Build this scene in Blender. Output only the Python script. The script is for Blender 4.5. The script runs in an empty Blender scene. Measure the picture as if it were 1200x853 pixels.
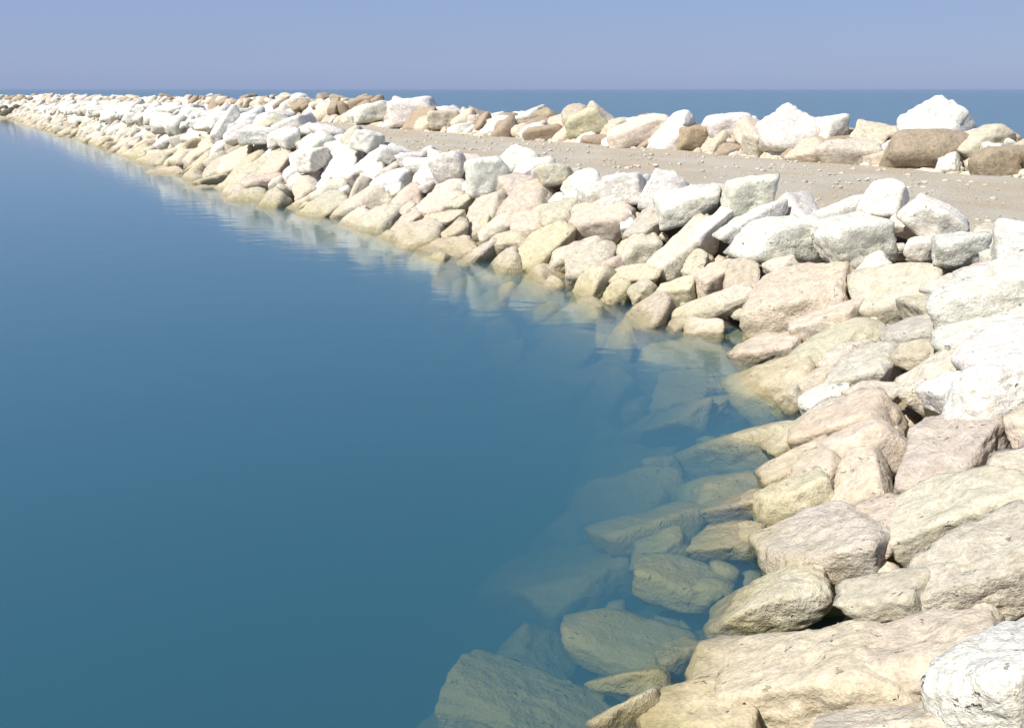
import bpy, bmesh, math
import numpy as np
from mathutils import Vector, Matrix

# ------------------------------------------------------------------ camera, sky, sun, exposure
SC = bpy.context.scene
COL = SC.collection
CAM_H, F_PX, W_PX, H_PX, HORIZON = 3.4, 1000.0, 1200.0, 853.0, 104.0
PITCH = math.atan((H_PX / 2 - HORIZON) / F_PX)

cam_data = bpy.data.cameras.new('camera')
cam_data.sensor_width = 36.0
cam_data.lens = 36.0 * F_PX / W_PX
cam_data.clip_start = 0.05
cam_data.clip_end = 20000.0
cam = bpy.data.objects.new('camera', cam_data)
COL.objects.link(cam)
cam.location = (0, 0, CAM_H)
cam.rotation_euler = (math.pi / 2 - PITCH, 0, 0)
SC.camera = cam

SUN_DIR = Vector((-0.72, -0.52, 0.0)).normalized()      # towards the sun, on the map
SUN_EL = math.radians(49)
SKY_STRENGTH = 0.10
world = bpy.data.worlds.new('World')
SC.world = world
world.use_nodes = True
wt = world.node_tree
wt.nodes.clear()
sky = wt.nodes.new('ShaderNodeTexSky')
sky.sky_type = 'NISHITA'
sky.sun_disc = False
sky.sun_elevation = SUN_EL
sky.sun_rotation = math.atan2(SUN_DIR.x, SUN_DIR.y)
sky.altitude = 0
sky.air_density = 1.0
sky.dust_density = 0.6
sky.ozone_density = 3.0
tint = wt.nodes.new('ShaderNodeMix')
tint.data_type = 'RGBA'
tint.blend_type = 'MULTIPLY'
tint.blend_type = 'MIX'                                 # an even summer haze over the whole dome
tint.inputs[0].default_value = 0.82
tint.inputs[7].default_value = (2.1, 2.8, 4.85, 1)
bgn = wt.nodes.new('ShaderNodeBackground')
bgn.inputs['Strength'].default_value = SKY_STRENGTH
wo = wt.nodes.new('ShaderNodeOutputWorld')
wt.links.new(sky.outputs[0], tint.inputs[6])
wt.links.new(tint.outputs[2], bgn.inputs['Color'])
wt.links.new(bgn.outputs[0], wo.inputs['Surface'])

sun_data = bpy.data.lights.new('sun', 'SUN')
sun_data.energy = 5.0
sun_data.angle = math.radians(0.6)
sun_data.color = (1.0, 0.955, 0.87)
sun = bpy.data.objects.new('sun', sun_data)
COL.objects.link(sun)
sv = SUN_DIR * math.cos(SUN_EL) + Vector((0, 0, math.sin(SUN_EL)))
sun.rotation_euler = sv.to_track_quat('Z', 'Y').to_euler()
sun.location = sv * 60

SC.view_settings.view_transform = 'Standard'
SC.view_settings.look = 'None'
SC.view_settings.gamma = 1.0
SC.view_settings.exposure = 0.38
SC.view_settings.use_curve_mapping = False
SC.render.engine = 'CYCLES'
SC.cycles.use_denoising = True
SC.cycles.max_bounces = 8
SC.cycles.transparent_max_bounces = 12
SC.cycles.volume_bounces = 1
SC.cycles.caustics_reflective = False
SC.cycles.caustics_refractive = False

rng = np.random.default_rng(71)

# ------------------------------------------------------------------ noise
_perm = np.random.default_rng(5).permutation(256)
_perm = np.concatenate([_perm, _perm, _perm])
_grad = np.array([[1,1,0],[-1,1,0],[1,-1,0],[-1,-1,0],[1,0,1],[-1,0,1],[1,0,-1],[-1,0,-1],
                  [0,1,1],[0,-1,1],[0,1,-1],[0,-1,-1],[1,1,0],[-1,1,0],[0,-1,1],[0,-1,-1]], float)
def perlin(p):
    i = np.floor(p).astype(int); f = p - i; i &= 255
    u = f * f * f * (f * (f * 6 - 15) + 10)
    def g(dx, dy, dz):
        h = _perm[_perm[_perm[(i[:,0]+dx) & 255] + ((i[:,1]+dy) & 255)] + ((i[:,2]+dz) & 255)] & 15
        gv = _grad[h]
        return gv[:,0]*(f[:,0]-dx) + gv[:,1]*(f[:,1]-dy) + gv[:,2]*(f[:,2]-dz)
    lx = lambda a, b: a + u[:,0] * (b - a)
    y0 = lx(g(0,0,0), g(1,0,0)); y1 = lx(g(0,1,0), g(1,1,0))
    y2 = lx(g(0,0,1), g(1,0,1)); y3 = lx(g(0,1,1), g(1,1,1))
    a = y0 + u[:,1] * (y1 - y0); b = y2 + u[:,1] * (y3 - y2)
    return a + u[:,2] * (b - a)
def fbm(p, octaves=4, gain=0.5):
    v = 0; a = 1.0
    for _ in range(octaves):
        v = v + a * perlin(p); p = p * 2.03 + 17.3; a *= gain
    return v

# ------------------------------------------------------------------ the line of the shore: (u, s) = along it, inland from it
CTRL = np.array([(-220,-46),(-90,-18),(-40,-7),(-14,-0.5),(-5,1.6),(-1.6,2.5),(0.25,3.3),(1.15,4.4),(1.75,5.8),(2.3,7.2),(2.85,8.8),
                 (3.05,10.4),(2.75,11.9),(1.9,13.3),(0.2,16.0),(-2.2,19.6),(-8.2,28.0),(-15.2,38.5),(-28.8,60.0),(-43,80.5),
                 (-61,107),(-82,127),(-112,139),(-160,148),(-260,156),(-460,165)], float)
def catmull(P, n=40):
    out = []
    for k in range(1, len(P) - 2):
        p0, p1, p2, p3 = P[k-1], P[k], P[k+1], P[k+2]
        t = np.linspace(0, 1, n, endpoint=False)[:, None]
        out.append(0.5*((2*p1)+(-p0+p2)*t+(2*p0-5*p1+4*p2-p3)*t**2+(-p0+3*p1-3*p2+p3)*t**3))
    return np.vstack(out)
_raw = catmull(CTRL)
_seg = np.r_[0, np.cumsum(np.hypot(*np.diff(_raw, axis=0).T))]
U_MAX = _seg[-1]
DU = 0.2
US = np.arange(0, U_MAX, DU)
SHORE = np.c_[np.interp(US, _seg, _raw[:,0]), np.interp(US, _seg, _raw[:,1])]
_tan = np.gradient(SHORE, axis=0)
_k = np.ones(9) / 9
_tan = np.c_[np.convolve(np.pad(_tan[:,0], 4, 'edge'), _k, 'valid'), np.convolve(np.pad(_tan[:,1], 4, 'edge'), _k, 'valid')]
_tan /= np.linalg.norm(_tan, axis=1)[:, None]
NRM = np.c_[_tan[:,1], -_tan[:,0]]                     # inland
def to_xy(u, s):
    i = np.clip(np.asarray(u) / DU, 0, len(US) - 1.001)
    k = i.astype(int); t = (i - k)[..., None]
    p = SHORE[k] * (1 - t) + SHORE[k+1] * t
    n = NRM[k] * (1 - t) + NRM[k+1] * t
    return p + n * np.asarray(s)[..., None]
def to_us(x, y):
    p = np.c_[np.atleast_1d(x), np.atleast_1d(y)]
    out = np.empty((len(p), 2))
    for a in range(0, len(p), 400):
        d = p[a:a+400, None, :] - SHORE[None]
        k = np.argmin((d**2).sum(2), axis=1)
        dd = p[a:a+400] - SHORE[k]
        sgn = np.sign((dd * NRM[k]).sum(1))
        out[a:a+400, 0] = US[k]
        out[a:a+400, 1] = sgn * np.hypot(dd[:,0], dd[:,1])
    return out
PROF = np.array([(-9,-4.9),(-6,-3.8),(-3,-1.9),(-1.2,-0.5),(0,0.02),(1.3,0.72),(2.7,1.42),(3.2,1.5),(3.8,1.42),(12.0,1.42),
                 (12.6,1.85),(14.2,2.05),(15.6,1.4),(18,0.0),(22,-2.2),(28,-4.9)])
def armour(s):
    return np.interp(s, PROF[:,0], PROF[:,1])
def surf(x, y):
    us = to_us(x, y)
    return armour(us[:,1]), us

# ------------------------------------------------------------------ photograph pixel -> point on the rock slope
CP, SP = math.cos(PITCH), math.sin(PITCH)
RIGHT, FWD, UP = np.array([1,0,0.]), np.array([0,CP,-SP]), np.array([0,SP,CP])
ORG = np.array([0,0,CAM_H])
def ray(px, py):
    d = FWD + RIGHT * (px - W_PX/2) / F_PX - UP * (py - H_PX/2) / F_PX
    return d / np.linalg.norm(d)
def project(p):
    q = np.asarray(p) - ORG
    w = q @ FWD
    return W_PX/2 + F_PX * (q @ RIGHT) / w, H_PX/2 - F_PX * (q @ UP) / w, w
_T = np.geomspace(2.0, 160, 900)
def hit(px, py, smin, smax):
    d = ray(px, py)
    P = ORG + d * _T[:, None]
    h, us = surf(P[:,0], P[:,1])
    ok = (us[:,1] >= smin) & (us[:,1] <= smax)
    clear = P[:,2] - h
    inside = np.where(ok & (clear <= 0))[0]
    k = inside[0] if len(inside) else np.argmin(np.where(ok, clear, 1e9))
    return P[k], us[k]

# ------------------------------------------------------------------ materials
def new_mat(name):
    m = bpy.data.materials.new(name); m.use_nodes = True
    nt = m.node_tree; nt.nodes.clear()
    return m, nt, nt.nodes, nt.links
class NT:
    def __init__(s, nt): s.nt = nt; s.N = nt.nodes; s.L = nt.links
    def node(s, t, **kw):
        n = s.N.new(t)
        for k, v in kw.items(): setattr(n, k, v)
        return n
    def put(s, sock, v):
        if isinstance(v, bpy.types.NodeSocket): s.L.new(v, sock)
        else: sock.default_value = v
    def math(s, op, a, b=0.0, c=None, clamp=False):
        n = s.node('ShaderNodeMath', operation=op, use_clamp=clamp)
        s.put(n.inputs[0], a); s.put(n.inputs[1], b)
        if c is not None: s.put(n.inputs[2], c)
        return n.outputs[0]
    def mix(s, f, a, b, mode='MIX'):
        n = s.node('ShaderNodeMix', data_type='RGBA', blend_type=mode)
        s.put(n.inputs[0], f); s.put(n.inputs[6], a); s.put(n.inputs[7], b)
        return n.outputs[2]
    def noise(s, vec, scale, detail=4, rough=0.55, dist=0.0):
        n = s.node('ShaderNodeTexNoise')
        s.put(n.inputs['Vector'], vec); n.inputs['Scale'].default_value = scale
        n.inputs['Detail'].default_value = detail; n.inputs['Roughness'].default_value = rough
        n.inputs['Distortion'].default_value = dist
        return n.outputs['Fac']
    def rng(s, v, a, b, c=0.0, d=1.0):
        n = s.node('ShaderNodeMapRange'); n.clamp = True; n.interpolation_type = 'SMOOTHSTEP'
        s.put(n.inputs[0], v)
        for k, x in zip((1,2,3,4), (a,b,c,d)): n.inputs[k].default_value = x
        return n.outputs[0]
    def bump(s, h, strength, dist, nrm=None):
        n = s.node('ShaderNodeBump'); n.inputs['Strength'].default_value = strength
        n.inputs['Distance'].default_value = dist; s.put(n.inputs['Height'], h)
        if nrm is not None: s.L.new(nrm, n.inputs['Normal'])
        return n.outputs[0]

def rock_material(name='limestone', fixed=None):
    m, nt, N, L = new_mat(name); g = NT(nt)
    geo = g.node('ShaderNodeNewGeometry'); pos = geo.outputs['Position']
    if fixed is None:
        at = g.node('ShaderNodeAttribute', attribute_name='tone'); base = at.outputs['Color']
    else:
        base = fixed
    sep = g.node('ShaderNodeSeparateXYZ'); L.new(pos, sep.inputs[0]); z = sep.outputs['Z']
    n1 = g.noise(pos, 1.7, 5, 0.6, 0.3); n2 = g.noise(pos, 9.0, 6, 0.65); n3 = g.noise(pos, 42.0, 4, 0.6)
    n4 = g.noise(pos, 4.3, 5, 0.6, 0.8)
    # mineral mottling: ochre staining and grey weathered skin
    c = g.mix(g.math('MULTIPLY', g.rng(n4, 0.52, 0.70), 0.35), base, (0.45, 0.35, 0.22, 1))
    c = g.mix(g.math('MULTIPLY', g.rng(n1, 0.55, 0.72), 0.35), c, (0.42, 0.39, 0.34, 1))
    v = g.math('ADD', g.math('MULTIPLY', g.rng(n2, 0.25, 0.75), 0.40), 0.78)
    v = g.math('MULTIPLY', v, g.math('ADD', g.math('MULTIPLY', g.rng(n3, 0.3, 0.7), 0.26), 0.87))
    cv = g.node('ShaderNodeCombineXYZ')
    for k in range(3): L.new(v, cv.inputs[k])
    c = g.mix(1.0, c, cv.outputs[0], 'MULTIPLY')
    # dark pits and solution holes
    vor = g.node('ShaderNodeTexVoronoi', feature='F1'); 
    wob = g.node('ShaderNodeTexNoise'); L.new(pos, wob.inputs['Vector']); wob.inputs['Scale'].default_value = 7.0; wob.inputs['Detail'].default_value = 4.0
    wadd = g.node('ShaderNodeVectorMath', operation='MULTIPLY_ADD'); L.new(wob.outputs['Color'], wadd.inputs[0]); wadd.inputs[1].default_value = (0.35, 0.35, 0.35); L.new(pos, wadd.inputs[2])
    L.new(wadd.outputs[0], vor.inputs['Vector']); vor.inputs['Scale'].default_value = 10.0
    pit = g.math('MULTIPLY', g.rng(vor.outputs['Distance'], 0.08, 0.26, 1.0, 0.0), g.rng(n4, 0.38, 0.48, 1.0, 0.0))
    c = g.mix(g.math('MULTIPLY', pit, 0.45), c, (0.16, 0.13, 0.09, 1))
    # tide line: yellow-olive growth near the water, greener under it
    zz = g.math('ADD', z, g.math('MULTIPLY', g.math('SUBTRACT', n1, 0.5), 0.9))
    tide = g.math('MULTIPLY', g.rng(zz, -0.05, 0.42, 1.0, 0.0), 0.48)
    c = g.mix(tide, c, (0.36, 0.30, 0.135, 1))
    wet = g.math('MULTIPLY', g.rng(zz, -0.25, 0.08, 1.0, 0.0), 0.6)
    c = g.mix(wet, c, (0.36, 0.345, 0.13, 1))
    damp = g.math('MULTIPLY', g.rng(g.math('ADD', z, g.math('MULTIPLY', g.math('SUBTRACT', n2, 0.5), 0.16)), 0.04, 0.13, 1.0, 0.0), 0.45)
    c = g.mix(damp, c, g.mix(1.0, c, (0.50, 0.47, 0.40, 1), 'MULTIPLY'))
    # relief
    wv = g.node('ShaderNodeTexWave', wave_type='BANDS', bands_direction='DIAGONAL'); L.new(pos, wv.inputs['Vector'])
    wv.inputs['Scale'].default_value = 2.6; wv.inputs['Distortion'].default_value = 9.0
    wv.inputs['Detail'].default_value = 4.0; wv.inputs['Detail Scale'].default_value = 1.6
    h = g.math('ADD', g.math('MULTIPLY', n2, 1.0), g.math('MULTIPLY', n3, 0.30))
    h = g.math('ADD', h, g.math('MULTIPLY', wv.outputs['Fac'], 0.09))
    h = g.math('SUBTRACT', h, g.math('MULTIPLY', pit, 0.55))
    oi = g.node('ShaderNodeObjectInfo')
    h = g.math('MULTIPLY', h, g.math('ADD', g.math('MULTIPLY', oi.outputs['Random'], 0.5), 0.42))
    b = g.bump(h, 0.9, 0.07)
    p = g.node('ShaderNodeBsdfPrincipled')
    L.new(c, p.inputs['Base Color']); L.new(b, p.inputs['Normal'])
    L.new(g.rng(z, 0.0, 0.14, 0.42, 0.88), p.inputs['Roughness'])
    p.inputs['Specular IOR Level'].default_value = 0.3
    o = g.node('ShaderNodeOutputMaterial'); L.new(p.outputs[0], o.inputs['Surface'])
    return m
M_ROCK = rock_material()
M_CORE = rock_material('quarry_rubble', (0.30, 0.255, 0.19, 1))

def gravel_material():
    m, nt, N, L = new_mat('track_gravel'); g = NT(nt)
    pos = g.node('ShaderNodeNewGeometry').outputs['Position']
    n1 = g.noise(pos, 0.45, 4, 0.6); n2 = g.noise(pos, 3.2, 5, 0.65); n3 = g.noise(pos, 30, 4, 0.7)
    c = g.mix(g.rng(n1, 0.38, 0.62), (0.43, 0.39, 0.31, 1), (0.41, 0.335, 0.235, 1))
    c = g.mix(g.math('MULTIPLY', g.rng(n2, 0.45, 0.68), 0.5), c, (0.37, 0.345, 0.285, 1))
    c = g.mix(g.math('MULTIPLY', g.rng(n3, 0.40, 0.75), 0.6), c, (0.54, 0.51, 0.44, 1))
    vor = g.node('ShaderNodeTexVoronoi', feature='F1'); L.new(pos, vor.inputs['Vector']); vor.inputs['Scale'].default_value = 22
    h = g.math('SUBTRACT', g.math('ADD', n3, g.math('MULTIPLY', n2, 0.8)), g.math('MULTIPLY', vor.outputs['Distance'], 0.9))
    p = g.node('ShaderNodeBsdfPrincipled'); p.inputs['Roughness'].default_value = 0.95
    p.inputs['Specular IOR Level'].default_value = 0.2
    L.new(c, p.inputs['Base Color']); L.new(g.bump(h, 0.9, 0.03), p.inputs['Normal'])
    o = g.node('ShaderNodeOutputMaterial'); L.new(p.outputs[0], o.inputs['Surface'])
    return m
M_GRAVEL = gravel_material()

def seabed_material():
    m, nt, N, L = new_mat('seabed_sand'); g = NT(nt)
    pos = g.node('ShaderNodeNewGeometry').outputs['Position']
    c = g.mix(g.noise(pos, 0.6, 4), (0.28, 0.25, 0.17, 1), (0.16, 0.16, 0.11, 1))
    p = g.node('ShaderNodeBsdfPrincipled'); p.inputs['Roughness'].default_value = 0.95
    L.new(c, p.inputs['Base Color'])
    o = g.node('ShaderNodeOutputMaterial'); L.new(p.outputs[0], o.inputs['Surface'])
    return m

def water_material():
    m, nt, N, L = new_mat('sea_water'); g = NT(nt)
    pos = g.node('ShaderNodeNewGeometry').outputs['Position']
    dot = g.node('ShaderNodeVectorMath', operation='DOT_PRODUCT'); L.new(pos, dot.inputs[0]); dot.inputs[1].default_value = (0.82, 0.57, 0)
    open_sea = g.rng(dot.outputs['Value'], 17.0, 26.0)                 # beyond the breakwater the sea is open, inside it is sheltered
    mp = g.node('ShaderNodeMapping'); L.new(pos, mp.inputs['Vector']); mp.inputs['Rotation'].default_value = (0, 0, 0.5); mp.inputs['Scale'].default_value = (1.0, 2.2, 1.0)
    r1 = g.noise(mp.outputs[0], 0.9, 3, 0.5, 0.4); r2 = g.noise(mp.outputs[0], 4.5, 2, 0.5)
    calm = g.math('ADD', g.math('MULTIPLY', r1, 0.006), g.math('MULTIPLY', r2, 0.0009))
    w1 = g.noise(mp.outputs[0], 0.22, 4, 0.6, 0.3); w2 = g.noise(mp.outputs[0], 1.3, 3, 0.6)
    rough = g.math('ADD', g.math('MULTIPLY', w1, 0.45), g.math('MULTIPLY', w2, 0.09))
    h = g.math('ADD', calm, g.math('MULTIPLY', rough, open_sea))
    b = g.bump(h, 1.0, 1.0)
    fr = g.node('ShaderNodeFresnel'); fr.inputs['IOR'].default_value = 1.42; L.new(b, fr.inputs['Normal'])
    gl = g.node('ShaderNodeBsdfGlossy'); gl.inputs['Roughness'].default_value = 0.08; L.new(b, gl.inputs['Normal'])
    gl.inputs['Color'].default_value = (1, 1, 1, 1)
    tr = g.node('ShaderNodeBsdfTransparent'); tr.inputs['Color'].default_value = (1, 1, 1, 1)
    mx = g.node('ShaderNodeMixShader'); L.new(fr.outputs[0], mx.inputs[0]); L.new(tr.outputs[0], mx.inputs[1]); L.new(gl.outputs[0], mx.inputs[2])
    sc = g.node('ShaderNodeVolumeScatter'); ab = g.node('ShaderNodeVolumeAbsorption'); ad = g.node('ShaderNodeAddShader')
    SIG_S = (0.115, 0.385, 0.63); SIG_A = (0.95, 0.62, 0.51)
    ds = max(SIG_S); sc.inputs['Density'].default_value = ds; sc.inputs['Color'].default_value = tuple(x / ds for x in SIG_S) + (1,)
    da = max(SIG_A) * 1.05; ab.inputs['Density'].default_value = da; ab.inputs['Color'].default_value = tuple(1 - x / da for x in SIG_A) + (1,)
    L.new(sc.outputs[0], ad.inputs[0]); L.new(ab.outputs[0], ad.inputs[1])
    o = g.node('ShaderNodeOutputMaterial'); L.new(mx.outputs[0], o.inputs['Surface']); L.new(ad.outputs[0], o.inputs['Volume'])
    return m

# ------------------------------------------------------------------ mesh helpers
def mesh_from(name, V, Fc, smooth=True, mat=None, tone=None):
    me = bpy.data.meshes.new(name)
    V = np.asarray(V, np.float32); Fc = np.asarray(Fc, np.int32); k = Fc.shape[1]
    me.vertices.add(len(V)); me.vertices.foreach_set('co', V.ravel())
    me.loops.add(Fc.size); me.loops.foreach_set('vertex_index', Fc.ravel())
    me.polygons.add(len(Fc)); me.polygons.foreach_set('loop_start', np.arange(0, Fc.size, k, dtype=np.int32))
    me.polygons.foreach_set('use_smooth', np.full(len(Fc), smooth))
    me.update(calc_edges=True)
    if tone is not None:
        a = me.attributes.new('tone', 'FLOAT_COLOR', 'POINT')
        t = np.asarray(tone, np.float32)
        if t.ndim == 1: t = np.tile(t, (len(V), 1))
        a.data.foreach_set('color', np.c_[t, np.ones(len(V), np.float32)].astype(np.float32).ravel())
    if mat: me.materials.append(mat)
    return me
def link(name, me, **props):
    o = bpy.data.objects.new(name, me); COL.objects.link(o)
    for k, v in props.items(): o[k] = v
    return o
ICO = {}
for _k in (1, 2, 3, 4, 5):
    _b = bmesh.new(); bmesh.ops.create_icosphere(_b, subdivisions=_k, radius=1.0)
    ICO[_k] = (np.array([v.co[:] for v in _b.verts]), np.array([[v.index for v in f.verts] for f in _b.faces]))
    _b.free()

def rock_shape(level, semi, r, kind='block', rough=1.0):
    """A weathered quarry block: soft intersection of fracture planes, then fracture relief. Local axes, metres."""
    D, F = ICO[level]
    sharp = {'block': r.uniform(18, 36), 'slab': r.uniform(18, 36), 'round': r.uniform(5, 7.5), 'peak': r.uniform(10, 16), 'wedge': r.uniform(11, 18)}[kind]
    nn, hh = [], []
    for ax in range(3):
        for sg in (-1, 1):
            n = np.zeros(3); n[ax] = sg; n += r.normal(0, 0.16, 3); nn.append(n / np.linalg.norm(n)); hh.append(r.uniform(0.85, 1.0))
    for _ in range(r.integers(5, 10)):
        n = r.normal(0, 1, 3); nn.append(n / np.linalg.norm(n)); hh.append(r.uniform(0.95, 1.32))
    if kind == 'peak':
        for a in (0.3, 2.2, 4.3):
            n = np.array([math.cos(a + r.uniform(-.4, .4)), math.sin(a), 0.62]); nn.append(n / np.linalg.norm(n)); hh.append(r.uniform(0.42, 0.52))
    if kind == 'wedge':
        n = np.array([-0.55, r.uniform(-.3, .3), 0.85]); nn.append(n / np.linalg.norm(n)); hh.append(0.5)
    nn = np.array(nn); hh = np.array(hh)
    q = np.maximum(D @ nn.T, 0) / hh
    P = D / ((q ** sharp).sum(1) ** (1 / sharp))[:, None]
    lo, hi = P.min(0), P.max(0)
    P = (P - (lo + hi) / 2) / ((hi - lo) / 2)
    semi = np.asarray(semi, float)
    P = P * semi
    size = float(np.cbrt(semi.prod())); off = r.uniform(-60, 60, 3)
    nd = P / np.maximum(np.linalg.norm(P, axis=1), 1e-6)[:, None]
    n1 = fbm(P / size * 0.9 + off, 3) * 0.11 * size
    n2 = fbm(P / size * 2.6 + off * 1.7, 3)
    n2 = (np.abs(n2) * -1.0 + 0.25) * 0.10 * size * rough
    # stepped bedding ledges running across the block
    ax = np.array([r.normal(0, .25), r.normal(0, .25), 1.0]); ax /= np.linalg.norm(ax)
    t = (P @ ax) / size * r.uniform(2.2, 3.6) + fbm(P / size * 1.2 + off, 2) * 0.8
    st = (t - np.floor(t)); st = np.clip((st - 0.72) / 0.28, 0, 1); n3 = -(st * st) * 0.035 * size
    n4 = fbm(P * 9.0 + off, 3) * 0.012 * rough if level >= 4 else 0.0
    return P + nd * (n1 + n2 + n3 + n4)[:, None], F

# ------------------------------------------------------------------ the setting: seabed, breakwater core, track, sea
uu = np.concatenate([np.arange(60, 190, 4.0), np.arange(190, 300, 0.35), np.arange(300, U_MAX, 3.0)])
_us_cam = to_us(0.0, 4.0)[0]
U0 = _us_cam[0]
uu = np.concatenate([np.arange(max(0, U0 - 150), U0 - 8, 3.0), np.arange(U0 - 8, U0 + 60, 0.3), np.arange(U0 + 60, U_MAX - 1, 1.5)])
ss = np.concatenate([np.arange(-9, -3, 0.6), np.arange(-3, 4.2, 0.28), np.arange(4.2, 12, 0.5), np.arange(12, 16.5, 0.3), np.arange(16.5, 28.5, 0.9)])
GU, GS = np.meshgrid(uu, ss, indexing='ij')
XY = to_xy(GU.ravel(), GS.ravel())
def cover(s):      # thickness of the rock layer over the core
    return np.interp(s, [-9, -3, 3.0, 3.8, 11.9, 12.6, 16, 28], [0.4, 0.58, 0.58, 0.16, 0.16, 0.5, 0.5, 0.3])
Z = armour(GS.ravel()) - cover(GS.ravel())
Z = Z + fbm(np.c_[XY * 1.1, Z * 0], 4) * np.interp(cover(GS.ravel()), [0.16, 0.45], [0.03, 0.16])
nu, ns = GU.shape
idx = np.arange(nu * ns).reshape(nu, ns)
Fq = np.stack([idx[:-1,:-1], idx[:-1,1:], idx[1:,1:], idx[1:,:-1]], -1).reshape(-1, 4)[:, ::-1]
link('embankment', mesh_from('embankment', np.c_[XY, Z], Fq, True, M_CORE), kind='structure',
     label='rubble core of the breakwater under the boulders', category='embankment')

s_tr = np.linspace(3.6, 12.2, 26)
u_tr = uu[(uu > U0 - 60)]
TU, TS = np.meshgrid(u_tr, s_tr, indexing='ij'); TXY = to_xy(TU.ravel(), TS.ravel())
rut = np.exp(-((TS.ravel() - 6.9) / 0.35) ** 2) + np.exp(-((TS.ravel() - 8.8) / 0.35) ** 2)
TZ = 1.45 + fbm(np.c_[TXY * 0.5, TXY[:, :1] * 0], 4) * 0.06 - rut * 0.05 - np.maximum(0, np.abs(TS.ravel() - 7.9) - 3.6) * 0.10
nu2, ns2 = TU.shape; idx = np.arange(nu2 * ns2).reshape(nu2, ns2)
Fq = np.stack([idx[:-1,:-1], idx[:-1,1:], idx[1:,1:], idx[1:,:-1]], -1).reshape(-1, 4)[:, ::-1]
link('gravel_track', mesh_from('gravel_track', np.c_[TXY, TZ], Fq, True, M_GRAVEL), kind='structure',
     label='pale gravel service track along the top of the breakwater', category='track')

E = 9000.0
link('seabed', mesh_from('seabed', [(-E,-E,-4.8),(E,-E,-4.8),(E,E,-4.8),(-E,E,-4.8)], [(0,1,2,3)], False, seabed_material()), kind='structure',
     label='sandy seabed below the blue water', category='seabed')
bw = E - 5
Vw = [(x, y, z) for z in (-5.2, 0.0) for x, y in ((-bw,-bw),(bw,-bw),(bw,bw),(-bw,bw))]
Fw = [(3,2,1,0),(4,5,6,7),(0,1,5,4),(1,2,6,5),(2,3,7,6),(3,0,4,7)]
link('sea', mesh_from('sea', Vw, Fw, False, water_material()), kind='structure',
     label='calm clear blue sea lapping both sides of the breakwater', category='sea')

# ------------------------------------------------------------------ boulders
TONE = {'white': (0.67, 0.645, 0.57), 'cream': (0.60, 0.55, 0.44), 'tan': (0.50, 0.425, 0.315), 'pink': (0.58, 0.485, 0.385),
        'yellow': (0.54, 0.475, 0.31), 'olive': (0.50, 0.465, 0.345), 'grey': (0.54, 0.51, 0.45), 'dark': (0.10, 0.095, 0.075), 'brown': (0.36, 0.285, 0.20)}
SLOPE, CREST, OUTER = (-6.5, 3.3), (1.9, 3.9), (11.9, 14.4)
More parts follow.
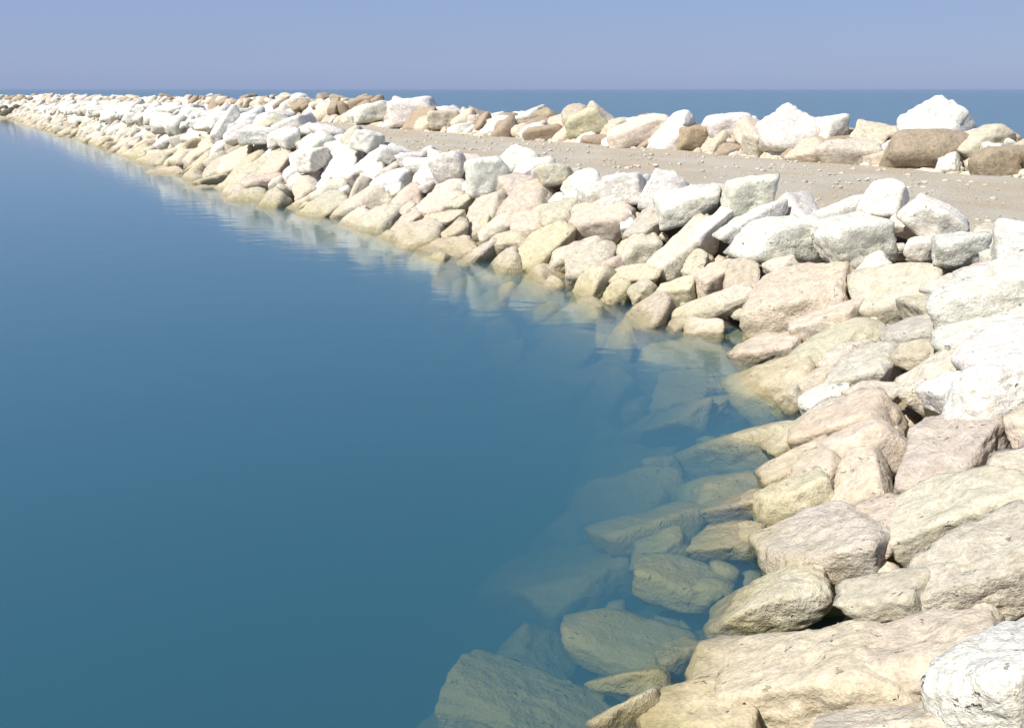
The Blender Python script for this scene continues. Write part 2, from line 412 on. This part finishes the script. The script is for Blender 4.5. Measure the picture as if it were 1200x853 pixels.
# centre px, length px, width px, angle, tone, shape, zone, thickness, label, short name for neighbours
HERO = [
 (950,775,225,125, 10,'tan','slab',SLOPE,.55,'broad flat tan slab with faint bedding lines above the yellow waterline rock','broad flat tan slab'),
 (1098,762,190,105, 14,'tan','slab',SLOPE,.55,'sloping tan slab wedged between the broad flat slab and a white rounded boulder','sloping tan slab'),
 (1192,805,155,140, 40,'white','round',SLOPE,.95,'smooth chalk white rounded boulder resting on the sloping tan slab','smooth white rounded boulder'),
 (1040,850,235,90, 5,'cream','slab',SLOPE,.6,'pale cream ledge below the two flat tan slabs','pale cream ledge'),
 (800,850,165,105, 12,'yellow','block',SLOPE,.6,'algae yellow rock at the water beside the broad flat tan slab','algae yellow rock'),
 (848,768,105,85, 60,'tan','block',SLOPE,.55,'dull tan block just out of the water beside the broad flat slab','dull tan block'),
 (893,692,150,68, 14,'cream','wedge',SLOPE,.6,'pale wedge pointing into the water above a dark gap','pale wedge'),
 (960,628,165,115, 8,'cream','block',SLOPE,.6,'large pale block with stepped ledges above the wedge at the waterline','large pale stepped block'),
 (1022,610,105,66, 70,'pink','block',SLOPE,.6,'rosy upright stone beside the large pale stepped block','rosy upright stone'),
 (1030,690,100,56, 5,'olive','slab',SLOPE,.5,'small smooth pale green slab below the rosy upright stone','small pale green slab'),
 (1145,645,215,92, 20,'cream','slab',SLOPE,.7,'long cream slab undercut by a dark crack below it','long undercut cream slab'),
 (1112,588,170,85, 20,'olive','slab',SLOPE,.55,'olive tinted slab lying directly above the long undercut slab','olive tinted slab'),
 (1098,518,165,120, 55,'olive','slab',SLOPE,.5,'wide greenish tan face of rock leaning up the slope','wide greenish tan rock face'),
 (1195,560,140,90, 70,'cream','block',SLOPE,.75,'tall cream block beside the wide greenish rock face','tall cream block'),
 (1006,548,95,80, 65,'pink','wedge',SLOPE,.7,'pinkish wedge with a shaded right flank below the tan rock','pinkish wedge'),
 (988,488,115,64, 15,'tan','block',SLOPE,.55,'plain tan rock between the narrow pale slab and the greenish face','plain tan rock'),
 (948,494,122,40, 33,'cream','slab',SLOPE,.7,'narrow pale slab pointing down to the water like a finger','narrow finger slab'),
 (930,540,100,48, 28,'pink','slab',SLOPE,.65,'short pinkish slab just under the narrow finger slab','short pinkish slab'),
 (862,586,90,36, 12,'olive','slab',SLOPE,.6,'thin grey green slab sliding into the water','thin sliding slab'),
 (852,628,80,46, 8,'olive','block',SLOPE,.6,'half drowned greenish block in front of the thin sliding slab','half drowned greenish block'),
 (790,668,112,66, 6,'olive','block',SLOPE,.6,'submerged green boulder in front of the pale wedge','submerged green boulder'),
 (722,742,150,72, 8,'olive','slab',SLOPE,.5,'submerged pale slab lying off the dull tan block','submerged pale slab'),
 (622,822,200,100, 10,'olive','slab',SLOPE,.5,'large submerged greenish slab furthest out from the yellow waterline rock','large submerged slab'),
 (1018,425,90,74, 50,'grey','block',SLOPE,.7,'lilac grey block halfway up the slope','lilac grey block'),
 (1098,428,112,60, 22,'cream','block',SLOPE,.75,'knobbly cream boulder beside the lilac grey block','knobbly cream boulder'),
 (1168,362,145,84, 20,'white','round',SLOPE,.95,'big bright white boulder at the top of the slope','big bright white boulder'),
 (1192,414,125,64, 26,'white','round',SLOPE,.85,'white boulder squeezed between two larger white boulders','squeezed white boulder'),
 (1172,464,135,82, 26,'white','round',SLOPE,.95,'white boulder overhanging a black hollow beneath it','overhanging white boulder'),
 (975,398,150,52, 29,'tan','slab',SLOPE,.6,'long tan slab with dark holes at both ends','long tan slab'),
 (897,402,78,44, 12,'pink','block',SLOPE,.6,'small pink block beside a black hole at the foot of the long tan slab','small pink block'),
 (900,446,112,62, 18,'yellow','block',SLOPE,.55,'yellowish block at the waterline below the small pink block','yellowish waterline block'),
 (925,347,142,98, 15,'pink','block',SLOPE,.6,'massive pinkish rock face above the waterline','massive pinkish rock'),
 (1047,332,110,74, 15,'olive','block',SLOPE,.65,'greenish cream boulder beside the massive pinkish rock','greenish cream boulder'),
 (1080,382,92,58, 20,'grey','block',SLOPE,.6,'greyish rock under the big bright white boulder','greyish rock'),
 (1198,292,70,74, 80,'white','round',CREST,1.1,'tall rounded white boulder on the crest beside the gravel track','tall rounded white boulder'),
 (1036,237,52,54, 80,'white','block',CREST,1.1,'upright white block standing on the crest beside a triangular shadow','upright white block'),
 (1096,262,80,48,-28,'white','block',CREST,.9,'white block tilted down towards the gravel track','tilted white block'),
 (1122,292,62,40, 12,'white','block',CREST,.8,'small white block below the tilted one on the crest','small white crest block'),
 (1006,284,92,56, 8,'white','block',CREST,.85,'hollowed white boulder at the foot of the upright crest block','hollowed white boulder'),
 (1148,322,60,44, 14,'grey','block',SLOPE,.7,'pale grey stone between the crest and the big bright white boulder','pale grey stone'),
 (925,282,140,54, 10,'white','block',CREST,.8,'long heavy white boulder lying along the crest','long heavy white boulder'),
 (882,227,76,42, 14,'white','block',CREST,.9,'white boulder with one shaded end, highest on its stretch of crest','shaded end white boulder'),
 (880,264,104,28, 30,'white','slab',CREST,.9,'slim white slab leaning against the long heavy white boulder','slim white slab'),
 (843,262,98,31, 40,'white','slab',SLOPE,.9,'slim pale slab beside the slim white one, leaning the same way','slim pale slab'),
 (803,286,96,46, 42,'cream','block',SLOPE,.75,'oval cream boulder leaning up the slope beside the slim slabs','oval cream boulder'),
 (806,240,80,42, 14,'white','block',CREST,.85,'white boulder above the oval cream one','white boulder above the oval'),
 (772,220,58,46, 20,'white','peak',CREST,1.0,'pointed white boulder on the crest behind the oval cream boulder','pointed white boulder'),
 (728,222,58,40, 10,'white','block',CREST,.9,'white block next to the pointed crest boulder','white block by the pointed one'),
 (702,252,92,56, 8,'pink','block',SLOPE,.7,'big rosy boulder with black gaps under its foot','big rosy boulder'),
 (745,283,58,50, 20,'cream','block',SLOPE,.7,'cream boulder between the rosy and the oval ones','cream boulder beside the rosy one'),
 (836,319,60,33, 30,'pink','slab',SLOPE,.7,'small pink slab under the oval cream boulder','small pink slab'),
 (746,320,66,37, 5,'yellow','block',SLOPE,.6,'pale yellow block at the waterline below the cream boulder','pale yellow block'),
 (792,332,44,36, 10,'yellow','block',SLOPE,.6,'small yellow stone at the waterline beside the small pink slab','small yellow stone'),
 (835,354,100,26, 18,'cream','slab',SLOPE,.6,'thin pale slab reaching into the water below the small pink slab','thin pale slab'),
 (672,290,88,30, 20,'cream','slab',SLOPE,.7,'slanting cream slab at the waterline below the big rosy boulder','slanting cream slab'),
 (614,237,82,52, 24,'pink','block',SLOPE,.7,'pinkish boulder bounded by a long slanting crack','cracked pinkish boulder'),
 (656,247,50,48, 20,'olive','block',SLOPE,.7,'greenish white boulder across the crack from the pinkish boulder','greenish white boulder'),
 (570,206,58,48, 15,'white','block',CREST,.85,'bluish white block below the triangular white crest boulder','bluish white block'),
 (607,185,50,34, 10,'white','peak',CREST,1.0,'triangular white boulder on the crest above the cracked pinkish boulder','triangular white boulder'),
 (650,205,44,30, 10,'pink','round',CREST,.8,'rounded pale pink stone on the crest beside the gravel track','rounded pink stone'),
 (526,198,44,40, 10,'white','round',CREST,.85,'rounded white boulder on the crest beside the bluish white block','rounded white crest boulder'),
 (516,256,50,22, 8,'tan','slab',SLOPE,.7,'low tan slab undercut at the waterline','low undercut tan slab'),
 (600,278,62,30, 8,'yellow','block',SLOPE,.6,'yellow stained rock at the waterline below the cracked pinkish boulder','yellow stained rock'),
 # beyond the track
 (1097,143,96,54,  8,'white','peak',OUTER,1.1,'big pale peaked boulder on top of the ridge beyond the track','big peaked ridge boulder'),
 (1086,178,104,52, 10,'brown','round',OUTER,.9,'rounded brown boulder below the peaked one on the far ridge','rounded brown ridge boulder'),
 (994,182,82,44, 10,'cream','block',OUTER,.9,'cream boulder at the edge of the track below the far ridge','cream boulder at the track edge'),
 (1152,166,78,28, 24,'olive','slab',OUTER,.9,'greenish slab leaning on the rounded brown ridge boulder','greenish leaning slab'),
 (1170,190,84,36, 10,'brown','block',OUTER,.9,'brown boulder at the foot of the greenish leaning slab','brown ridge boulder'),
 (922,150,80,56, 10,'white','peak',OUTER,1.1,'sharp white peaked boulder standing on the far ridge','sharp white peak'),
 (968,152,44,34, 10,'white','block',OUTER,.9,'white block beside the sharp white peak on the far ridge','white block by the peak'),
 (855,150,54,32, 8,'white','round',OUTER,.9,'rounded white boulder on the far ridge beside a black gap','rounded white ridge boulder'),
 (748,156,84,34, 20,'cream','block',OUTER,.9,'slanting cream boulder with a black shaded end on the far ridge','slanting cream ridge boulder'),
 (690,145,56,36, 12,'yellow','block',OUTER,.95,'yellowish boulder standing up from the far ridge','yellowish ridge boulder'),
 (815,162,52,30, 10,'brown','block',OUTER,.9,'brown boulder between the slanting cream and rounded white ridge boulders','small brown ridge boulder'),
 (895,168,44,30, 10,'cream','block',OUTER,.9,'cream stone at the foot of the sharp white peak','cream stone under the peak'),
 (1035,190,40,26, 15,'tan','block',OUTER,.9,'small tan stone between the cream and rounded brown ridge boulders','small tan ridge stone'),
 (640,158,50,26, 10,'brown','block',OUTER,.9,'low brown boulder on the far ridge beside the yellowish one','low brown ridge boulder'),
 (484,131,60,32, 8,'white','block',OUTER,.95,'heavy white boulder where the far ridge rises to a hump','heavy white ridge boulder'),
 (440,134,50,28, 8,'white','block',OUTER,.95,'white boulder beside the heavy one on the far ridge hump','white hump boulder'),
 (520,140,40,24, 8,'cream','block',OUTER,.95,'cream boulder at the end of the far ridge hump','cream hump boulder'),
]

ROCKS = []      # dict(c, semi, R, tone, kind, label, short, zone, u, s, px)
def local_frame(u, s, e1_hint):
    a = to_xy(np.array([u]), np.array([s]))[0]; b = to_xy(np.array([u]), np.array([s + 0.4]))[0]; c = to_xy(np.array([u]), np.array([s - 0.4]))[0]
    g = np.array([*(b - c), armour(s + 0.4) - armour(s - 0.4)]); 
    t = _tan[int(np.clip(u / DU, 0, len(US) - 1))]; t = np.array([t[0], t[1], 0])
    n = np.cross(g, t); n /= np.linalg.norm(n)
    if n[2] < 0: n = -n
    e1 = e1_hint - n * (e1_hint @ n); e1 /= np.linalg.norm(e1)
    return e1, np.cross(n, e1), n
for (px, py, Lp, Wp, ang, tone, kind, zone, thick, label, short) in HERO:
    stand = zone is not SLOPE                              # crest and ridge rocks are seen side-on: found by their foot
    P, us = hit(px, py + (0.40 * Wp if stand else 0), *zone)
    d = np.linalg.norm(P - ORG)
    vd = (P - ORG) / d
    a = math.radians(ang)
    img = RIGHT * math.cos(a) + UP * math.sin(a)           # its long axis as seen
    scale = (P - ORG) @ FWD / F_PX
    pr = lambda e: np.linalg.norm(e - vd * (e @ vd))
    if stand:
        r1, r3 = Lp / 2 * scale, Wp / 2 * scale
        r2 = min(r1, r3 * 1.25)
        e1 = img - FWD * 0.25 * rng.uniform(-1, 1); e1 /= np.linalg.norm(e1)
        e2 = np.cross(np.array([0, 0, 1.0]), e1); e2 /= np.linalg.norm(e2); n = np.cross(e1, e2)
        dc = ray(px, py); hz = math.hypot(P[0], P[1]) + r2 * 0.45
        C = ORG + dc * hz / math.hypot(dc[0], dc[1])
    else:
        e1, e2, n = local_frame(us[0], us[1], np.array([1.0, 0, 0]))
        den = vd @ n
        e1h = img - vd * (img @ n) / den if abs(den) > 0.2 else img   # lay that axis on the slope
        e1, e2, n = local_frame(us[0], us[1], e1h)
        r1 = min(Lp / 2 * scale / max(pr(e1), 0.8), Lp / 2 * scale * 1.25)
        r2 = Wp / 2 * scale / math.sqrt(pr(e2) ** 2 + (thick * pr(n)) ** 2 * 0.8)
        r2 = min(r2, r1 * 1.25)
        r3 = max(thick * r2, 0.45 * min(r1, r2))
        C = P + n * r3 * (0.12 if tone == 'white' else -0.58)
        if 'submerged' in label:                           # lies wholly under the water, a hand below the surface
            r3 = 0.4 * min(r1, r2)
            C[2] = min(C[2], -0.09 - r3)
            n = np.array([0.08, 0.05, 1.0]); n /= np.linalg.norm(n); e1 -= n * (e1 @ n); e1 /= np.linalg.norm(e1); e2 = np.cross(n, e1)
    ROCKS.append(dict(c=C, semi=(r1, r2, r3), R=np.c_[e1, e2, n], tone=tone, kind=kind, label=label, short=short, zone=zone, u=us[0], s=us[1], hero=True))

# the rest of the rock cover, poured between and beyond the ones above
rf = np.random.default_rng(1234)
grid = {}
def cell(p): return (int(math.floor(p[0] / 2.5)), int(math.floor(p[1] / 2.5)))
def put(rk): grid.setdefault(cell(rk['c']), []).append(rk)
def blocked(c, rad, tight):
    k = cell(c)
    for i in (-1, 0, 1):
        for j in (-1, 0, 1):
            for o in grid.get((k[0]+i, k[1]+j), ()):
                q = c - o['c']
                l = o['R'].T @ q
                e = math.sqrt((l[0] / (o['semi'][0] + rad*tight))**2 + (l[1] / (o['semi'][1] + rad*tight))**2 + (l[2] / (o['semi'][2] + rad*tight))**2)
                if e < 1.0: return True
    return False
for r_ in ROCKS: put(r_)
def visible(p, m=260):
    q = p - ORG
    w = q @ FWD
    if np.hypot(p[0], p[1]) < 14: return p[1] > 0.2 and (w > 1.2 or p[0] > 0.8) and p[0] < 14
    if w < 0.3: return False
    x, y, w = project(p)
    return -m < x < W_PX + m and -m < y < H_PX + m
def pour(umin, umax, srange, size, tight, tries, zone, lift=0.0):
    for _ in range(tries):
        u = rf.uniform(umin, umax); s = rf.uniform(*srange)
        xy = to_xy(np.array([u]), np.array([s]))[0]
        rad = size[0] * (size[1] / size[0]) ** rf.beta(1.3, 1.6)
        if u > U0 + 45: rad *= 0.78
        c = np.array([xy[0], xy[1], armour(s)])
        if not visible(c): continue
        ar = np.array([rf.uniform(1.05, 1.75), rf.uniform(0.8, 1.05), rf.uniform(0.6, 0.85)])
        semi = rad * ar
        # long axes mostly point down the slope
        i = int(np.clip(u / DU, 0, len(US) - 1))
        hd = math.atan2(NRM[i][1], NRM[i][0]) + rf.normal(0, 0.55)
        e1, e2, n = local_frame(u, s, np.array([math.cos(hd), math.sin(hd), 0.0]))
        tl = .11 if zone == 'slope' and u < UB else .24     # the near slope lies packed flat
        jt = Matrix.Rotation(rf.normal(0, tl), 3, 'X') @ Matrix.Rotation(rf.normal(0, tl), 3, 'Y')
        R = np.c_[e1, e2, n] @ np.array(jt)
        c = c - n * semi[2] * (rf.uniform(0.45, 0.75) if zone == 'slope' and u < UB else rf.uniform(0.25, 0.55))
        if zone == 'outer': c = c + np.array([0, 0, semi[2] * rf.uniform(0.2, 0.7)])
        if zone == 'crest': c = c + np.array([0, 0, semi[2] * rf.uniform(0.0, 0.35)])
        c[2] += lift * float(np.interp(u - U0, [18, 36, 75, 110], [0, 1, 1, 0.25]))
        if zone == 'under':                                # flat stones sunk a hand or more below the surface
            semi[2] *= 0.7; c[2] = min(c[2], -0.14 - semi[2] * 1.05)
        if blocked(c, rad, tight): continue
        if zone in ('outer',): tn = rf.choice(['white', 'white', 'cream', 'tan', 'brown', 'brown', 'pink'])
        elif zone == 'crest': tn = rf.choice(['white', 'white', 'white', 'white', 'white', 'cream'])
        elif zone == 'under': tn = rf.choice(['olive', 'tan', 'yellow'])
        else:
            t = s / 2.7 + rf.normal(0, .18)
            tn = rf.choice(['white', 'white', 'cream']) if t > (.86 if u < U0 + 10 else .68) else rf.choice(['cream', 'pink', 'white', 'grey']) if t > .4 else rf.choice(['tan', 'pink', 'cream', 'olive', 'yellow'])
        kd = rf.choice(['block', 'block', 'block', 'wedge', 'round', 'slab', 'peak'] if zone in ('crest', 'outer') else ['block', 'block', 'slab', 'wedge'])
        rk = dict(c=c, semi=semi, R=R, tone=str(tn), kind=str(kd), zone=zone, u=u, s=s, hero=False)
        ROCKS.append(rk); put(rk)
UA, UB = U0 - 7, U0 + 26
for rep, (sz, tg) in enumerate([((.48, .74), .66), ((.30, .5), .60), ((.17, .30), .52)]):
    n0 = (500, 1300, 1000)[rep]
    pour(UA, UB, (0.0, 2.5), sz, tg, n0, 'slope')
    pour(UA, UB, (2.5, 3.4), sz if rep else (.34, .5), tg, n0 * 2 // 3, 'crest')
    pour(UA, UB, (-2.0, 0.0), sz, tg, n0 // 4, 'under')
    pour(UA + 4, UB + 14, (12.0, 14.4), sz if rep else (.45, .75), tg - .12, n0, 'outer')
UC = U0 + 175
for rep, (sz, tg) in enumerate([((.5, .8), .74), ((.32, .5), .66)]):
    n0 = (3000, 5200)[rep]
    pour(UB, UC, (-0.6, 2.5), sz, tg, n0, 'slope')
    pour(UB, UC, (2.5, 3.6), sz if rep else (.4, .62), tg, n0 // 2, 'crest')
    pour(UB + 14, UC, (12.0, 14.6), sz if rep else (.6, 1.05), tg, n0, 'outer')
    pour(U0 + 20, UC, (1.7, 3.4), sz, tg, n0 // 2, 'crest', 0.75)
    pour(U0 + 44, UC, (12.4, 14.4), sz, tg, n0 // 2, 'outer', 0.5)
# the far tip by the left edge shows a few dark rocks at the water
for px, py in ((4, 131), (12, 134), (20, 130), (-6, 133)):
    P, us = hit(px, py, -1.0, 3.0)
    e1, e2, n = local_frame(us[0], us[1], np.array([1.0, 0, 0]))
    ROCKS.append(dict(c=P, semi=(0.9, 0.7, 0.7), R=np.c_[e1, e2, n], tone='dark', kind='block', zone='tip', u=us[0], s=us[1], hero=False))

for rk in ROCKS:
    x, y, w = project(rk['c'])
    rk['px'] = 2 * F_PX * float(np.cbrt(np.prod(rk['semi']))) / max(w, 0.5)
    rk['xy'] = (x, y)
    pad = rk['px'] * 0.8
    rk['seen'] = w > 0.5 and -pad < x < W_PX + pad and -pad < y < H_PX + pad and rk['c'][2] > -1.6
SINGLE = [r for r in ROCKS if r['hero']]
_rest = sorted([r for r in ROCKS if not r['hero'] and r['seen']], key=lambda r: -r['px'])
N_SINGLE = 298
tip = [r for r in _rest if r['zone'] == 'tip']
SINGLE += tip
SINGLE += [r for r in _rest if r['zone'] != 'tip'][:N_SINGLE - len(SINGLE)]
ids = {id(r) for r in SINGLE}
REST = [r for r in ROCKS if id(r) not in ids]
heroes = [r for r in ROCKS if r['hero']]

ZONE_TXT = {'slope': 'on the slope above the calm water', 'crest': 'on the crest beside the gravel track', 'under': 'under the shallow water at the foot of the slope',
            'outer': 'on the ridge beyond the gravel track', 'tip': 'at the waterline of the distant breakwater bend'}
SHAPE_TXT = {'block': 'blocky', 'slab': 'flat', 'wedge': 'wedge-shaped', 'round': 'rounded', 'peak': 'pointed'}
TONE_TXT = {'white': 'chalk white', 'cream': 'cream', 'tan': 'tan', 'pink': 'pinkish', 'yellow': 'yellowish', 'olive': 'olive tinted', 'grey': 'pale grey', 'dark': 'dark weedy', 'brown': 'brown'}
def label_for(r):
    mean = float(np.cbrt(np.prod(r['semi'])))
    size = 'small' if mean < 0.26 else 'middling' if mean < 0.42 else 'large'
    noun = 'stone' if mean < 0.26 else 'boulder'
    near, nd = None, 9
    for h in heroes:
        gap = np.linalg.norm(h['c'] - r['c']) - float(np.mean(h['semi'][:2])) - mean
        if gap < nd: near, nd = h, gap
    where = {'crest': 'crest ', 'outer': 'ridge ', 'under': 'sunken '}.get(r['zone'], '')
    head = f"{size} {SHAPE_TXT[r['kind']]} {TONE_TXT[r['tone']]} {where}{noun}"
    if r['zone'] == 'tip': return f"{TONE_TXT[r['tone']]} {noun} {ZONE_TXT['tip']}"
    if near is not None and nd < 0.35: return f"{head} tucked beside the {near['short']}"
    if near is not None and nd < 1.6: return f"{head} near the {near['short']}"
    if near is not None and nd < 4.0: return f"{head} a few strides from the {near['short']}"
    return f"{head} {ZONE_TXT[r['zone']]}"
GROUP = {'slope': 'boulders on the inner slope', 'crest': 'boulders on the inner crest', 'under': 'boulders under the shallow water',
         'outer': 'boulders on the far ridge', 'tip': 'dark rocks at the distant bend'}
def place(rk, level, seed):
    r = np.random.default_rng(seed)
    V, F = rock_shape(level, rk['semi'], r, rk['kind'])
    t = np.array(TONE[rk['tone']])
    if rk['tone'] not in ('white', 'dark', 'brown'): t = t * 0.62 + np.array((0.545, 0.48, 0.375)) * 0.38     # one quarry: the tints stay close
    t = t * r.uniform(0.90, 1.05) * (1 + r.normal(0, .02, 3))
    return V, F, np.clip(t, 0.02, 0.77)
for i, rk in enumerate(SINGLE):
    lev = 5 if rk['px'] > 95 else 4 if rk['px'] > 26 else 3
    V, F, t = place(rk, lev, 900 + i + (77 if i == 2 else 0))
    nm = 'flat_rock' if rk['kind'] == 'slab' else 'stone' if np.cbrt(np.prod(rk['semi'])) < 0.26 else 'boulder'
    o = link(nm, mesh_from(nm, V, F, True, M_ROCK, t))
    Mx = Matrix(np.r_[np.c_[rk['R'], rk['c']], [[0, 0, 0, 1]]].tolist())
    o.matrix_world = Mx
    if rk['hero']:
        o['label'] = rk['label']
        zk = 'outer' if rk['zone'] is OUTER else 'crest' if rk['zone'] is CREST else 'slope'
        o['group'] = GROUP[zk]
    else:
        o['label'] = label_for(rk); o['group'] = GROUP[rk['zone']]
    o['category'] = 'stone' if nm == 'stone' else 'boulder'

def heap(name, items, label, category):
    Vs, Fs, Ts, n = [], [], [], 0
    for i, (rk, lev) in enumerate(items):
        V, F, t = place(rk, lev, 50000 + i)
        V = V @ rk['R'].T + rk['c']
        Vs.append(V); Fs.append(F + n); Ts.append(np.tile(t, (len(V), 1))); n += len(V)
    link(name, mesh_from(name, np.vstack(Vs), np.vstack(Fs), True, M_ROCK, np.vstack(Ts)), kind='stuff', label=label, category=category)
heap('distant_boulders', [(r, 3 if r['px'] > 14 or not r['seen'] else 2) for r in REST],
     'mass of pale boulders running away along the breakwater', 'boulders')

# small rubble filling the gaps and loose stones on the track
rub = []
for _ in range(4000):
    u = U0 - 6 + 62 * rf.random() ** 1.6; s = rf.uniform(-1.5, 3.9) if rf.random() < .45 else rf.normal(12.25, 0.32)
    xy = to_xy(np.array([u]), np.array([s]))[0]
    c = np.array([xy[0], xy[1], armour(s) - cover(s) * rf.uniform(0.35, 0.95) + 0.03])
    if not visible(c, 120): continue
    a = 0.05 * ((0.17 if s < 6 else 0.24) / 0.05) ** (rf.random() ** 1.5)
    R = np.array(Matrix.Rotation(rf.uniform(0, 6.28), 3, 'Z') @ Matrix.Rotation(rf.normal(0, .5), 3, 'X'))
    rub.append((dict(c=c, semi=a * np.array([1.25, 1.0, .75]), R=R, tone=str(rf.choice(['tan', 'cream', 'grey', 'pink'])), kind='block'), 1 if a < .1 else 2))
heap('rubble', rub, 'small broken stones filling the gaps between the boulders', 'rubble')
grv = []
for _ in range(5200):
    u = U0 - 4 + 70 * rf.random() ** 1.5; s = 3.7 + 8.4 * rf.beta(.75, .75)
    xy = to_xy(np.array([u]), np.array([s]))[0]
    c = np.array([xy[0], xy[1], 1.45 - max(0, abs(s - 7.9) - 3.6) * 0.10])
    if not visible(c, 80): continue
    a = 0.014 * (0.075 / 0.014) ** (rf.random() ** 3.4)
    R = np.array(Matrix.Rotation(rf.uniform(0, 6.28), 3, 'Z'))
    grv.append((dict(c=c, semi=a * np.array([1.2, 1.0, .7]), R=R, tone=str(rf.choice(['tan', 'cream', 'grey', 'grey'])), kind='block'), 1))
heap('gravel', grv, 'loose gravel scattered over the pale service track', 'gravel')
print('ROCKS', len(ROCKS), 'single', len(SINGLE), 'rest', len(REST), 'seen', sum(r['seen'] for r in ROCKS))
